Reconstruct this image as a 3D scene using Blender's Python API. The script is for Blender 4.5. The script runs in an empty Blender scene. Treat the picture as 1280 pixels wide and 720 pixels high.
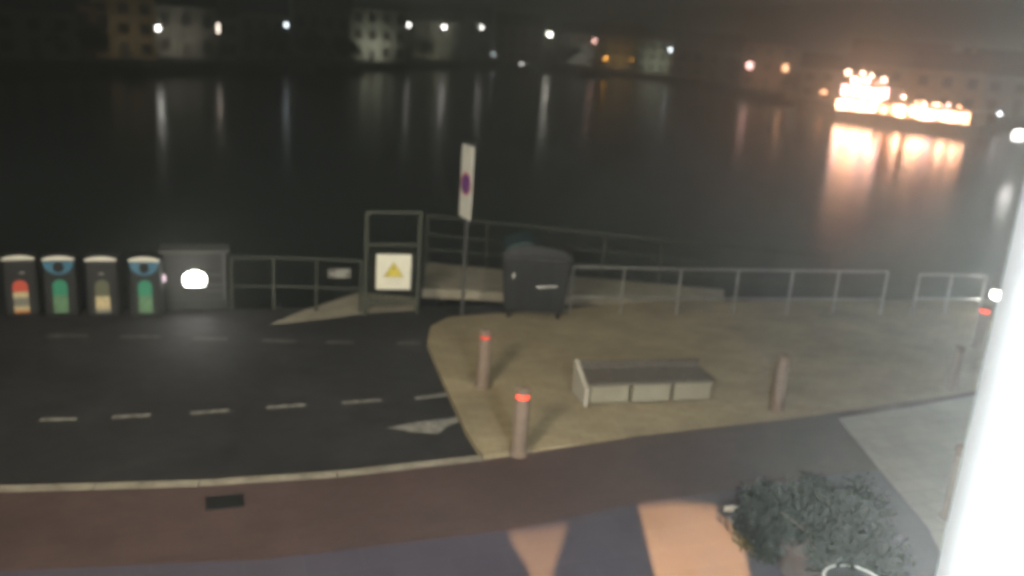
import bpy, bmesh, math, random
from mathutils import Vector, Matrix
from mathutils.geometry import tessellate_polygon
rnd = random.Random(7)
S = bpy.context.scene
COL = S.collection
R = math.radians
S.render.engine = 'CYCLES'

# ------------------------------------------------------------------ camera
CAM_H, FPX = 5.5, 1100.0
TH, PH = R(15.7), R(4.0)
Fv = Vector((0, math.cos(TH), -math.sin(TH)))
_R0, _U0 = Vector((1, 0, 0)), Vector((0, math.sin(TH), math.cos(TH)))
Rv = math.cos(PH)*_R0 + math.sin(PH)*_U0
Uv = -math.sin(PH)*_R0 + math.cos(PH)*_U0
CAM = Vector((0, 0, CAM_H))
def ray(x, y): return FPX*Fv + (x-640)*Rv - (y-360)*Uv
def G(x, y, z=0.0):
    """point at height z that is seen in photograph pixel x, y"""
    d = ray(x, y); t = (z-CAM_H)/d.z
    return CAM + d*t
def AT(x, y, dist):
    """point at horizontal distance dist from the camera on the sight line of x, y"""
    d = ray(x, y); return CAM + d*(dist/math.hypot(d.x, d.y))
def hdist(p): return math.hypot(p.x, p.y)
cd = bpy.data.cameras.new('camera'); cam = bpy.data.objects.new('camera', cd); COL.objects.link(cam)
cam.matrix_world = Matrix(((Rv.x, Uv.x, -Fv.x, 0), (Rv.y, Uv.y, -Fv.y, 0), (Rv.z, Uv.z, -Fv.z, CAM_H), (0, 0, 0, 1)))
cd.sensor_width = 36; cd.lens = 36*FPX/1280; cd.clip_start = 0.05; cd.clip_end = 3000
cd.dof.use_dof = True; cd.dof.focus_distance = 5.2; cd.dof.aperture_fstop = .86
S.camera = cam

# ------------------------------------------------------------------ materials
def mat(name, col, rough=0.7, metal=0.0, var=0.0, scale=6.0, bump=0.0, spec=0.5):
    m = bpy.data.materials.new(name); m.use_nodes = True
    nt = m.node_tree; b = nt.nodes['Principled BSDF']
    b.inputs['Base Color'].default_value = (*col, 1)
    b.inputs['Roughness'].default_value = rough; b.inputs['Metallic'].default_value = metal
    b.inputs['Specular IOR Level'].default_value = spec
    if var or bump:
        tc = nt.nodes.new('ShaderNodeTexCoord'); n = nt.nodes.new('ShaderNodeTexNoise')
        n.inputs['Scale'].default_value = scale; n.inputs['Detail'].default_value = 6; n.inputs['Roughness'].default_value = .65
        nt.links.new(tc.outputs['Object'], n.inputs['Vector'])
        if var:
            r = nt.nodes.new('ShaderNodeValToRGB')
            r.color_ramp.elements[0].position = .3; r.color_ramp.elements[1].position = .72
            r.color_ramp.elements[0].color = (*[c*(1-var) for c in col], 1)
            r.color_ramp.elements[1].color = (*[min(1, c*(1+var)) for c in col], 1)
            nt.links.new(n.outputs['Fac'], r.inputs['Fac']); nt.links.new(r.outputs['Color'], b.inputs['Base Color'])
        if bump:
            bp = nt.nodes.new('ShaderNodeBump'); bp.inputs['Strength'].default_value = bump; bp.inputs['Distance'].default_value = .02
            nt.links.new(n.outputs['Fac'], bp.inputs['Height']); nt.links.new(bp.outputs['Normal'], b.inputs['Normal'])
    return m
def paver(name, c1, c2, mortar, w, h, rot=20, rough=.75, wear=.35):
    m = mat(name, c1, rough); nt = m.node_tree; b = nt.nodes['Principled BSDF']
    tc = nt.nodes.new('ShaderNodeTexCoord'); mp = nt.nodes.new('ShaderNodeMapping'); mp.inputs['Rotation'].default_value = (0, 0, R(-rot))
    br = nt.nodes.new('ShaderNodeTexBrick'); br.inputs['Color1'].default_value = (*c1, 1); br.inputs['Color2'].default_value = (*c2, 1)
    br.inputs['Mortar'].default_value = (*mortar, 1); br.inputs['Scale'].default_value = 1
    br.inputs['Brick Width'].default_value = w; br.inputs['Row Height'].default_value = h; br.inputs['Mortar Size'].default_value = .006
    n = nt.nodes.new('ShaderNodeTexNoise'); n.inputs['Scale'].default_value = .7; n.inputs['Detail'].default_value = 9; n.inputs['Roughness'].default_value = .7
    mr = nt.nodes.new('ShaderNodeMapRange'); mr.inputs['From Min'].default_value = .3; mr.inputs['From Max'].default_value = .7
    mr.inputs['To Min'].default_value = 1-wear; mr.inputs['To Max'].default_value = 1+wear*.6
    mx = nt.nodes.new('ShaderNodeMix'); mx.data_type = 'RGBA'; mx.blend_type = 'MULTIPLY'; mx.inputs['Factor'].default_value = 1
    L = nt.links.new
    L(tc.outputs['Object'], mp.inputs['Vector']); L(mp.outputs['Vector'], br.inputs['Vector']); L(tc.outputs['Object'], n.inputs['Vector'])
    L(n.outputs['Fac'], mr.inputs['Value']); L(br.outputs['Color'], mx.inputs['A']); L(mr.outputs['Result'], mx.inputs['B'])
    L(mx.outputs['Result'], b.inputs['Base Color'])
    bp = nt.nodes.new('ShaderNodeBump'); bp.inputs['Strength'].default_value = .4; bp.inputs['Distance'].default_value = .006; bp.invert = True
    L(br.outputs['Fac'], bp.inputs['Height']); L(bp.outputs['Normal'], b.inputs['Normal'])
    return m
def glow(name, col, k):
    m = bpy.data.materials.new(name); m.use_nodes = True; nt = m.node_tree
    b = nt.nodes['Principled BSDF']; b.inputs['Base Color'].default_value = (*[.8*c for c in col], 1)
    b.inputs['Emission Color'].default_value = (*col, 1); b.inputs['Emission Strength'].default_value = k
    return m
M = dict(
    asphalt=mat('asphalt', (.018, .0172, .0182), .8, var=.45, scale=3.5, bump=.5),
    plaza=paver('plaza_pavers', (.36, .30, .185), (.31, .255, .155), (.22, .185, .12), .30, .15, 14, wear=.3),
    pale=paver('lit_patch_pavers', (.36, .35, .31), (.31, .305, .27), (.2, .19, .17), .3, .3, 20, wear=.25),
    red=paver('red_pavers', (.078, .046, .042), (.066, .040, .037), (.07, .056, .054), .22, .11, 20, wear=.3),
    slab=paver('grey_slabs', (.070, .062, .084), (.062, .055, .076), (.08, .076, .09), .6, .4, 20, wear=.2),
    kerb=mat('kerb_stone', (.27, .245, .19), .85, var=.4, scale=5, bump=.3),
    paint=mat('road_paint', (.22, .215, .19), .8, var=.7, scale=8), worn=mat('worn_road_paint', (.10, .098, .088), .8, var=.8, scale=6),
    concrete=mat('concrete', (.34, .31, .235), .85, var=.25, scale=2.2, bump=.4),
    quay=mat('quay_stone', (.16, .15, .13), .85, var=.4, scale=1.5, bump=.6),
    galv=mat('galvanised_steel', (.42, .42, .39), .38, .8, var=.2, scale=9),
    railpaint=mat('worn_grey_green_paint', (.055, .062, .046), .8, var=.3, scale=9),
    white=mat('white_paint', (.72, .71, .64), .5, var=.06, scale=5),
    cream=mat('cream_panel', (.82, .80, .66), .45, var=.05, scale=4),
    black=mat('black_plastic', (.008, .009, .010), .6, var=.3, scale=6),
    darkmetal=mat('dark_coated_metal', (.010, .0105, .011), .5, .1, var=.3, scale=6),
    greymetal=mat('grey_coated_metal', (.085, .085, .085), .5, .3, var=.2, scale=5),
    teal=mat('teal_plastic', (.014, .042, .046), .5, var=.2, scale=6),
    lid=mat('pale_lid', (.78, .76, .66), .5, var=.1, scale=6),
    blue=mat('blue_collar', (.05, .17, .26), .5, var=.15, scale=6),
    s_red=mat('red_sticker', (.62, .10, .06), .5), s_cream=mat('cream_sticker', (.62, .52, .30), .5, var=.3, scale=12),
    s_grey=mat('grey_sticker', (.22, .22, .18), .5), s_orange=mat('orange_sticker', (.55, .22, .07), .5),
    s_green=mat('green_sticker', (.03, .26, .15), .5), s_moss=mat('moss_sticker', (.12, .24, .13), .5, var=.3, scale=10),
    s_olive=mat('olive_sticker', (.12, .13, .08), .5),
    yellow=mat('yellow_sign', (.72, .60, .06), .5), ink=mat('dark_ink', (.05, .045, .03), .6),
    purple=mat('blue_roundel', (.10, .06, .30), .5), red_ring=mat('red_roundel', (.48, .06, .09), .5),
    corten=mat('brown_bollard_paint', (.205, .153, .115), .85, var=.2, scale=8),
    wood=mat('dark_bench_wood', (.085, .072, .056), .7, var=.4, scale=10),
    rubber=mat('rubber', (.012, .012, .012), .8),
    leaf=mat('dark_leaf', (.008, .010, .006), 1.0, var=.25, scale=3, spec=0), bark=mat('bark', (.06, .045, .03), .9, var=.3),
    treeleaf=mat('tree_leaf', (.03, .05, .022), .7, var=.5, scale=.6),
    terracotta=mat('plant_pot', (.12, .085, .07), .8, var=.2),
    hill=mat('dark_hillside', (.035, .042, .026), .95, var=.5, scale=.05),
    roof=mat('roof_tiles', (.10, .055, .04), .85, var=.35, scale=2), slate=mat('slate_roof', (.055, .055, .06), .8, var=.3, scale=2),
    glassdark=mat('dark_window_glass', (.07, .07, .065), .7, spec=.1),
    timber=mat('painted_timber', (.10, .095, .085), .6),
    hull=mat('dark_hull', (.035, .03, .03), .5, var=.25, scale=1), hullw=mat('pale_hull', (.45, .44, .40), .4, var=.1),
    deckh=mat('pale_superstructure', (.60, .48, .36), .5),
    lampgrey=mat('lamp_post_grey', (.12, .12, .12), .5, .4),
    plaster=mat('building_plaster', (.33, .30, .27), .9, var=.15, scale=1),
)
WALLS = [mat('facade_' + n, c, .9, var=.18, scale=.8) for n, c in (
    ('beige', (.42, .34, .22)), ('grey', (.30, .30, .28)), ('cream', (.50, .46, .34)), ('white', (.56, .58, .50)),
    ('rose', (.34, .22, .17)), ('ochre', (.38, .28, .13)), ('olive', (.25, .26, .19)))]
E_ = dict(
    white=glow('lamp_white', (1, .97, .90), 19), large=glow('lamp_large_white', (1, .97, .85), 48), cool=glow('lamp_cool_white', (.82, .92, 1), 15),
    small=glow('lamp_small_white', (1, .95, .92), 28), amber=glow('lamp_amber', (1, .42, .07), 22),
    warmwin=glow('warm_lit_window', (1, .86, .72), 8), orangewin=glow('orange_lit_window', (1, .48, .25), 6),
    pinkwin=glow('pink_lit_window', (1, .55, .48), 8),
    deck=glow('ferry_deck_light', (1, .58, .30), 26), deckpink=glow('ferry_lamp', (1, .55, .38), 20),
    redlamp=glow('red_marker_lamp', (1, .06, .03), 3.4), dimred=glow('dim_red_marker_lamp', (1, .09, .05), .22),
    head=glow('bright_lamp_lens', (1, .97, .90), 40), sign=glow('light_box_face', (.92, .97, 1), 84),
    lantern=glow('street_lantern_glass', (1, .82, .55), 30),
)

nt = M['asphalt'].node_tree; b_ = nt.nodes['Principled BSDF']; src = b_.inputs['Base Color'].links[0].from_socket
tc = nt.nodes.new('ShaderNodeTexCoord'); n2 = nt.nodes.new('ShaderNodeTexNoise'); n2.inputs['Scale'].default_value = .45; n2.inputs['Detail'].default_value = 7; n2.inputs['Roughness'].default_value = .62
mr = nt.nodes.new('ShaderNodeMapRange'); mr.inputs['From Min'].default_value = .35; mr.inputs['From Max'].default_value = .65; mr.inputs['To Min'].default_value = .55; mr.inputs['To Max'].default_value = 1.55
mx = nt.nodes.new('ShaderNodeMix'); mx.data_type = 'RGBA'; mx.blend_type = 'MULTIPLY'; mx.inputs['Factor'].default_value = 1
nt.links.new(tc.outputs['Object'], n2.inputs['Vector']); nt.links.new(n2.outputs['Fac'], mr.inputs['Value'])
nt.links.new(src, mx.inputs['A']); nt.links.new(mr.outputs['Result'], mx.inputs['B']); nt.links.new(mx.outputs['Result'], b_.inputs['Base Color'])

# ------------------------------------------------------------------ mesh helpers
class MB:
    def __init__(s): s.v = []; s.f = []
    def add(s, vs, fs):
        o = len(s.v); s.v += [tuple(v) for v in vs]; s.f += [tuple(i+o for i in f) for f in fs]; return s
    def box(s, c, d, rz=0, taper=1.0):
        ca, sa = math.cos(rz), math.sin(rz); vs = []
        for dz, k in ((-.5, 1), (.5, taper)):
            for dx, dy in ((-.5, -.5), (.5, -.5), (.5, .5), (-.5, .5)):
                x, y = dx*d[0]*k, dy*d[1]*k
                vs.append((c[0]+x*ca-y*sa, c[1]+x*sa+y*ca, c[2]+dz*d[2]))
        return s.add(vs, [(3, 2, 1, 0), (4, 5, 6, 7), (0, 1, 5, 4), (1, 2, 6, 5), (2, 3, 7, 6), (3, 0, 4, 7)])
    def tube(s, a, b, r, r2=None, n=10):
        a, b = Vector(a), Vector(b); r2 = r if r2 is None else r2
        w = (b-a).normalized(); u = w.cross(Vector((0, 0, 1)) if abs(w.z) < .9 else Vector((1, 0, 0))).normalized(); v = w.cross(u)
        vs = []
        for p, q in ((a, r), (b, r2)):
            for i in range(n):
                t = 2*math.pi*i/n; vs.append(p + q*(math.cos(t)*u + math.sin(t)*v))
        return s.add(vs, [tuple((i, (i+1) % n, n+(i+1) % n, n+i)) for i in range(n)] + [tuple(range(n-1, -1, -1)), tuple(range(n, 2*n))])
    def lathe(s, prof, c=(0, 0, 0), n=24, sx=1, sy=1, caps=True):
        vs = []
        for r, z in prof:
            for i in range(n):
                t = 2*math.pi*i/n; vs.append((c[0]+r*sx*math.cos(t), c[1]+r*sy*math.sin(t), c[2]+z))
        fs = []
        for k in range(len(prof)-1):
            for i in range(n): fs.append((k*n+i, k*n+(i+1) % n, (k+1)*n+(i+1) % n, (k+1)*n+i))
        if caps: fs += [tuple(range(n-1, -1, -1)), tuple((len(prof)-1)*n+i for i in range(n))]
        return s.add(vs, fs)
    def prism(s, poly, z0, z1):
        n = len(poly)
        a = sum(poly[i][0]*poly[(i+1) % n][1]-poly[(i+1) % n][0]*poly[i][1] for i in range(n))
        if a < 0: poly = poly[::-1]
        vs = [(p[0], p[1], z0) for p in poly] + [(p[0], p[1], z1) for p in poly]
        return s.add(vs, [tuple(range(n-1, -1, -1)), tuple(range(n, 2*n))] + [(i, (i+1) % n, n+(i+1) % n, n+i) for i in range(n)])
    def extr(s, prof, y0, y1):
        """profile in x,z extruded along y"""
        n = len(prof)
        vs = [(p[0], y0, p[1]) for p in prof] + [(p[0], y1, p[1]) for p in prof]
        return s.add(vs, [tuple(range(n)), tuple(range(2*n-1, n-1, -1))] + [(i, n+i, n+(i+1) % n, (i+1) % n) for i in range(n)])
    def sheet(s, poly, z):
        t = tessellate_polygon([[Vector((p[0], p[1], 0)) for p in poly]])
        fs = []
        for a, b, c in t:
            A, B, C = poly[a], poly[b], poly[c]
            cr = (B[0]-A[0])*(C[1]-A[1])-(B[1]-A[1])*(C[0]-A[0]); fs.append((a, b, c) if cr > 0 else (a, c, b))
        return s.add([(p[0], p[1], z) for p in poly], fs)
    def build(s, name, m, parent=None, bevel=0, smooth=False, loc=None, rz=0):
        me = bpy.data.meshes.new(name); me.from_pydata(s.v, [], s.f); me.update()
        o = bpy.data.objects.new(name, me); COL.objects.link(o); me.materials.append(m)
        bm = bmesh.new(); bm.from_mesh(me); bmesh.ops.recalc_face_normals(bm, faces=bm.faces) if len(s.f) < 4000 and not getattr(s, 'flat', 0) else None
        bm.to_mesh(me); bm.free()
        if smooth:
            for p in me.polygons: p.use_smooth = True
            e = o.modifiers.new('edge', 'EDGE_SPLIT'); e.split_angle = R(40)
        if bevel:
            b = o.modifiers.new('bevel', 'BEVEL'); b.width = bevel; b.segments = 2; b.limit_method = 'ANGLE'
        if parent: o.parent = parent
        if loc is not None: o.location = loc
        if rz: o.rotation_euler.z = rz
        return o
def tag(o, label, cat, group=None):
    o['label'] = label; o['category'] = cat
    if group: o['group'] = group
    return o
def thing(name, loc, rz, label, cat, group=None):
    o = bpy.data.objects.new(name, None); COL.objects.link(o); o.location = loc; o.rotation_euler.z = rz; o.empty_display_size = .2
    return tag(o, label, cat, group)
def struct(name, mb, m, kind='structure'):
    o = mb.build(name, m); o['kind'] = kind; return o
def copy_tree(o, parent=None):
    c = o.copy(); COL.objects.link(c)
    if parent: c.parent = parent
    for ch in [x for x in bpy.data.objects if x.parent == o]: copy_tree(ch, c)
    return c
def xy(p): return (p.x, p.y)

# ------------------------------------------------------------------ the near ground
ZP = .10                                                     # pavement and plaza stand one kerb above the road
def edge_y(x): return (16.43*CAM_H/5.2) + .27*x + .75        # quay edge line
AX = R(20)                                                   # direction of the street
ux, uy = math.cos(AX), math.sin(AX)
quay_poly = [(-60, -30), (60, -30), (60, edge_y(60)), (-60, edge_y(-60))]
struct('road', MB().sheet(quay_poly, 0), M['asphalt'])
mb = MB()
mb.add([(-60, edge_y(-60), -4), (60, edge_y(60), -4), (60, edge_y(60), -.004), (-60, edge_y(-60), -.004)], [(0, 1, 2, 3)])
struct('quay_wall', mb, M['quay'])
kerb = [xy(G(*p, ZP)) for p in ((-160, 612), (0, 607), (120, 604), (250, 600), (420, 589), (600, 569))]
kerb_far = [xy(G(*p, ZP)) for p in ((800, 545), (1000, 522), (1220, 489))]
k0, k1 = Vector(kerb[0]), Vector(kerb_far[-1])
kerb_l = [(kerb[0][0]-25*ux, kerb[0][1]-25*uy)] + kerb
right_end = (kerb_far[-1][0]+30*ux, kerb_far[-1][1]+30*uy)
def off(p, d): return (p[0]+uy*d, p[1]-ux*d)                 # d metres towards the building
redfront = [off(p, .16) for p in kerb_l] + kerb_far + [right_end]
red_in = [xy(G(*p, ZP)) for p in ((-160, 724), (0, 714), (330, 699), (640, 662), (800, 628), (905, 614), (1010, 598))]
red_in = [(red_in[0][0]-25*ux, red_in[0][1]-25*uy)] + red_in + [(red_in[-1][0]+40*ux, red_in[-1][1]+40*uy)]
mb = MB().prism(redfront + red_in[::-1], .001, ZP)
struct('red_pavement', mb, M['red'])
slab_in = [off(p, 9) for p in red_in]
struct('grey_pavement', MB().prism(red_in + slab_in[::-1], .001, ZP-.003), M['slab'])
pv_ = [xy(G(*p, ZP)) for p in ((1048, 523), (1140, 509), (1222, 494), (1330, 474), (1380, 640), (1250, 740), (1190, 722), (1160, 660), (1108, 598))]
struct('lit_pavement_patch', MB().sheet(pv_, ZP+.004), M['pale'])  # light box's pool of light put into the colour of this paler sheet
# kerb stones along the road
mb = MB()
pts = [Vector((*p, 0)) for p in kerb_l]
for a, b in zip(pts, pts[1:]):
    n = max(1, int((b-a).length/.9))
    for i in range(n):
        p = a+(b-a)*(i/n); q = a+(b-a)*((i+1)/n); d = (q-p).normalized(); nn = Vector((d.y, -d.x, 0)); p = p+d*.004; q = q-d*.004
        mb.prism([xy(p), xy(q), xy(q+nn*.158), xy(p+nn*.158)], .001, ZP+.004)
struct('kerb', mb, M['kerb'])
# plaza
pl_left = [xy(G(*p, ZP)) for p in ((604, 569), (582, 536), (562, 492), (545, 455), (534, 428), (538, 408), (560, 396))]
pl_back = [(x, edge_y(x)-.05) for x in (3.0, 12, 40)]
pz = [pl_left[0]] + pl_left[1:] + [xy(G(640, 390, ZP)), xy(G(705, 386, ZP))] + pl_back + [right_end] + kerb_far[::-1]
struct('plaza', MB().prism(pz, .001, ZP-.004), M['plaza'])
# pale concrete apron by the landing
ap = [xy(G(*p)) for p in ((335, 407), (380, 388), (448, 366), (520, 372), (522, 389), (470, 391), (400, 400))]
struct('landing_apron', MB().sheet(ap, .008), M['concrete'])
# painted markings on the road
mb = MB(); mb.flat = 1
def stripe(x0, y0, x1, y1, w=.11):
    a, b = G(x0, y0), G(x1, y1); d = (b-a).normalized(); n = Vector((-d.y, d.x, 0))*w/2
    mb.sheet([xy(a-n), xy(b-n), xy(b+n), xy(a+n)], .004)
for d in ((50, 525, 96, 524), (140, 522, 188, 519), (238, 517, 286, 513), (333, 510, 382, 506), (428, 504, 476, 500), (519, 498, 562, 493)): stripe(*d)
mb2 = MB(); mb2.flat = 1; mb_, mb = mb, mb2
for d in ((60, 420, 110, 420), (150, 421, 200, 421), (241, 423, 284, 424), (328, 426, 370, 427), (408, 428, 442, 428), (496, 429, 526, 429)): stripe(*d, w=.14)
mb = mb_
struct('edge_markings', mb2, M['worn'])
mb.sheet([xy(G(*p)) for p in ((483, 535), (520, 528), (540, 526), (560, 524), (580, 519), (584, 524), (560, 532), (548, 543), (520, 541))], .004)
o = struct('road_markings', mb, M['paint'])

# drain cover in the red pavement
p = G(281, 628, ZP)
tag(MB().box((0, 0, .006), (.42, .30, .012), 0).build('drain_cover', M['darkmetal'], loc=(p.x, p.y, ZP), rz=AX, bevel=.003),
    'small dark drain cover set in the red paving near the kerb', 'drain cover')
# water
w = MB().add([(-700, -40, -1.5), (700, -40, -1.5), (700, 640, -1.5), (-700, 640, -1.5)], [(0, 1, 2, 3)])
mw = mat('harbour_water', (.009, .014, .011), .17, spec=.5); nt = mw.node_tree
nt.nodes['Principled BSDF'].inputs['IOR'].default_value = 1.33
tc = nt.nodes.new('ShaderNodeTexCoord'); mp = nt.nodes.new('ShaderNodeMapping'); mp.inputs['Scale'].default_value = (.55, .9, 1)
n1 = nt.nodes.new('ShaderNodeTexNoise'); n1.inputs['Scale'].default_value = 1.1; n1.inputs['Detail'].default_value = 3
bp = nt.nodes.new('ShaderNodeBump'); bp.inputs['Strength'].default_value = .12; bp.inputs['Distance'].default_value = .12
nt.links.new(tc.outputs['Object'], mp.inputs['Vector']); nt.links.new(mp.outputs['Vector'], n1.inputs['Vector'])
nt.links.new(n1.outputs['Fac'], bp.inputs['Height']); nt.links.new(bp.outputs['Normal'], nt.nodes['Principled BSDF'].inputs['Normal'])
struct('water', w, mw)

# ------------------------------------------------------------------ far shore
SHORE_PX = ((-260, 97), (-60, 96), (100, 92), (200, 91), (330, 90), (450, 88), (590, 85), (690, 88), (790, 96), (890, 112), (960, 124), (1050, 143), (1130, 152), (1210, 165), (1300, 178), (1420, 196))
SH = [G(x, y, -1.5) for x, y in SHORE_PX]
def shore_d(px):
    for (a, p), (b, q) in zip(zip([s[0] for s in SHORE_PX], SH), zip([s[0] for s in SHORE_PX][1:], SH[1:])):
        if a <= px <= b:
            t = (px-a)/(b-a); return hdist(p)*(1-t)+hdist(q)*t
    return hdist(SH[0] if px < 0 else SH[-1])
def shore_at(px, back, z=0.0):
    """point on the sight line of pixel column px, back metres behind the far shoreline"""
    d = ray(px, 100); D = shore_d(px)+back; h = math.hypot(d.x, d.y)
    return Vector((d.x/h*D, d.y/h*D, z))
mb = MB(); vs = []; cols = len(SH)
ring = [(0, -4), (0, -.3), (14, -.1), (32, .4), (60, 5), (110, 14), (170, 22), (230, 24)]
for s in SH:
    h = hdist(s)
    for i, (bk, z) in enumerate(ring):
        k = (h+bk)/h; vs.append((s.x*k, s.y*k, z*(1 if i < 4 else .75+.4*math.sin(s.x*.03+i))))
nr = len(ring)
mb.add(vs, [(i*nr+j, (i+1)*nr+j, (i+1)*nr+j+1, i*nr+j+1) for i in range(cols-1) for j in range(nr-1)])
struct('far_shore_terrain', mb, M['hill'])

def house(px, back, w, d, h, wall, roofm, label, lit=(), floors=2, cols_=4, gable=True, turn=0, group='houses along the far shore', rh=None):
    p = shore_at(px, back, .3 if back > 20 else -.1)
    az = math.atan2(p.y, p.x)-math.pi/2 + turn
    t = thing('house', p, az, label, 'house', group)
    MB().box((0, 0, h/2), (w, d, h)).build('wall', wall, t)
    if rh is None: rh = w*.28 if gable else .4
    if gable:
        MB().add([(-w/2-.3, -d/2-.3, h), (w/2+.3, -d/2-.3, h), (w/2+.3, d/2+.3, h), (-w/2-.3, d/2+.3, h), (-w/2-.3, 0, h+rh), (w/2+.3, 0, h+rh)],
                 [(3, 2, 1, 0), (0, 1, 5, 4), (2, 3, 4, 5), (1, 2, 5), (3, 0, 4)]).build('roof', roofm, t)
        MB().box((w*.28, .6, h+rh*.9), (.7, .7, 1.6)).build('chimney', wall, t)
    else:
        MB().box((0, 0, h+.2), (w+.4, d+.4, .4)).build('roof', roofm, t)
    fh = (h-.4)/floors; cw = w/cols_
    k = 0
    for f in range(floors):
        for c in range(cols_):
            x = -w/2+cw*(c+.5); z = fh*f+fh*.56
            if f == 0 and c == cols_//2:
                MB().box((x, -d/2-.03, 1.05), (1.1, .12, 2.1)).build('door', M['timber'], t); continue
            fr = MB().box((x, -d/2-.02, z), (min(1.25, cw*.86), .10, fh*.52)).build('window', M['timber'], t)
            lm = dict(lit).get((f, c))
            MB().box((x, -d/2-.06, z), (min(1.05, cw*.7), .06, fh*.52-.2)).build('pane', E_[lm] if lm else M['glassdark'], fr)
    return t
def nm(i): return WALLS[i]
house(30, 10, 11, 9, 5.2, nm(6), M['slate'], 'dim olive house at the far left end of the opposite shore')
h_rose = house(95, 14, 9, 9, 6.2, nm(4), M['roof'], 'dim rose house second from left on the far shore')
h_beige = house(158, 8, 7.5, 8, 7.6, nm(0), M['roof'], 'tall beige house lit by the leftmost white street lamp', floors=3, cols_=3)
h_grey = house(222, 16, 11, 10, 7.0, nm(1), M['slate'], 'grey house right of the leftmost white street lamp')
house(267, 12, 6.5, 9, 6.0, nm(1), M['slate'], 'narrow grey house with a bright pair of lit upper windows', lit=(((1, 2), 'warmwin'), ((1, 3), 'warmwin')), floors=2, cols_=6)
house(320, 20, 10, 10, 7, nm(6), M['slate'], 'dark house between the lit window pair and the cool street lamp')
house(402, 22, 10, 10, 8.0, nm(6), M['roof'], 'dim olive house just left of the floodlit pale building')
bigh = house(464, 8, 13, 8, 9.5, nm(3), M['slate'], 'large pale building with its facade floodlit', floors=3, cols_=5, gable=False)
h_dim = house(540, 18, 13, 10, 8.5, nm(6), M['roof'], 'dim house right of the floodlit pale building')
house(580, 26, 12, 10, 9.5, nm(1), M['slate'], 'dim grey house behind the third lamp right of the floodlit building')
house(645, 16, 12, 10, 9.0, nm(4), M['roof'], 'dim rose house left of the largest white street lamp', floors=3)
h_slit = house(722, 18, 11, 10, 8.5, nm(1), M['slate'], 'dim grey house with a pinkish lit slit window near the middle of the far shore', lit=(((2, 2), 'pinkwin'),), floors=3, cols_=3)
h_ochre = house(772, 14, 12, 10, 8.5, nm(5), M['roof'], 'ochre house behind the pair of amber quay lights', floors=3)
h_cream = house(818, 12, 10, 10, 8.0, nm(2), M['roof'], 'cream house left of the lone white lamp at mid right', floors=3)
house(880, 14, 14, 10, 6.2, nm(1), M['slate'], 'low grey house right of the lone white lamp at mid right')
h_square = house(957, 10, 9.5, 9, 8.2, nm(4), M['roof'], 'square rose house with two orange lit windows left of the ferry', lit=(((1, 0), 'pinkwin'), ((1, 2), 'orangewin')), floors=3, cols_=3, gable=False)
house(1035, 8, 8, 8, 4.6, nm(1), M['slate'], 'low grey house behind the left end of the lit ferry', cols_=3)
house(1120, 24, 14, 9, 5.2, nm(0), M['roof'], 'beige house seen above the middle of the lit ferry', cols_=5)
house(1185, 14, 9, 8, 5.6, nm(0), M['roof'], 'beige house seen above the right end of the lit ferry', cols_=3)
house(1262, 22, 12, 9, 5.0, nm(1), M['slate'], 'grey house at the far right end of the opposite shore')

def lamp(px, py, back, kind, r, label, group='street lamps along the far shore'):
    D = shore_d(px)+back; p = AT(px, py, D); base = .0 if back < 20 else .4
    t = thing('street_lamp', (p.x, p.y, base), 0, label, 'street lamp', group)
    h = p.z-base
    MB().tube((0, .25, 0), (0, .25, h+.35), .09, .05).build('pole', M['lampgrey'], t)
    MB().tube((0, .25, h+.35), (0, -.1, h+r+.1), .04).build('arm', M['lampgrey'], t)
    MB().lathe([(.05, r*.95+.12), (r*.7, r*.9), (r*.72, r*.8), (.05, r*.78)], (0, 0, h), 14).build('lamp_hood', M['lampgrey'], t)
    MB().lathe([(.05, -r), (r*.7, -r*.7), (r, 0), (r*.7, r*.7), (.05, r*.77)], (0, 0, h), 14).build('lamp_globe', E_[kind], t, smooth=True)
    return t
lamp(197, 35, 2, 'white', .34, 'bright warm white street lamp beside the tall beige house, leftmost lamp of the far shore')
lamp(358, 31, 4, 'cool', .26, 'cool white street lamp between the lit window pair and the floodlit building')
lamp(510, 31, 6, 'white', .46, 'white street lamp at the right edge of the floodlit building')
lamp(555, 34, 6, 'small', .42, 'small white street lamp, second right of the floodlit building')
lamp(602, 34, 6, 'white', .40, 'white street lamp, third right of the floodlit building')
lamp(687, 43, 5, 'large', .55, 'largest white street lamp, above the brightest pale streak on the water')
lamp(838, 62, 4, 'cool', .42, 'cool white street lamp standing alone right of the amber lights')
lamp(1021, 89, 4, 'white', .22, 'white street lamp just left of the lit ferry')
lamp(1250, 142, 4, 'cool', .18, 'small cool lamp right of the lit ferry')
def quaylight(px, py, kind, r, label, back=.6, stretch=1):
    p = AT(px, py, shore_d(px)+back); z0 = -.3 if back >= 0 else -1.4
    t = thing('quay_light', (p.x, p.y, z0), 0, label, 'quay light', 'low lights along the far quay')
    MB().tube((0, .1, 0), (0, .1, max(.2, p.z-z0)), .06).build('post', M['lampgrey'], t)
    MB().lathe([(.03, -r), (r*.75, -r*.6), (r, 0), (r*.75, r*.6), (.03, r)], (0, 0, p.z-z0), 12, sx=stretch).build('lamp_globe', E_[kind], t, smooth=True)
quaylight(617, 68, 'cool', .20, 'small bluish quay light left of the white quay light')
quaylight(652, 81, 'small', .34, 'white quay light low by the water left of the largest street lamp')
quaylight(757, 73, 'amber', .30, 'left one of the two amber quay lights', stretch=1.4)
quaylight(790, 75, 'amber', .27, 'right one of the two amber quay lights')
quaylight(893, 108, 'small', .22, 'lone white quay light low at the water between the amber lights and the ferry')
quaylight(1030, 115, 'orangewin', .30, 'reddish quay light touching the left end of the ferry', back=2, stretch=1.8)
quaylight(1152, 118, 'orangewin', .16, 'small orange light above the middle of the ferry', back=8)
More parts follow.
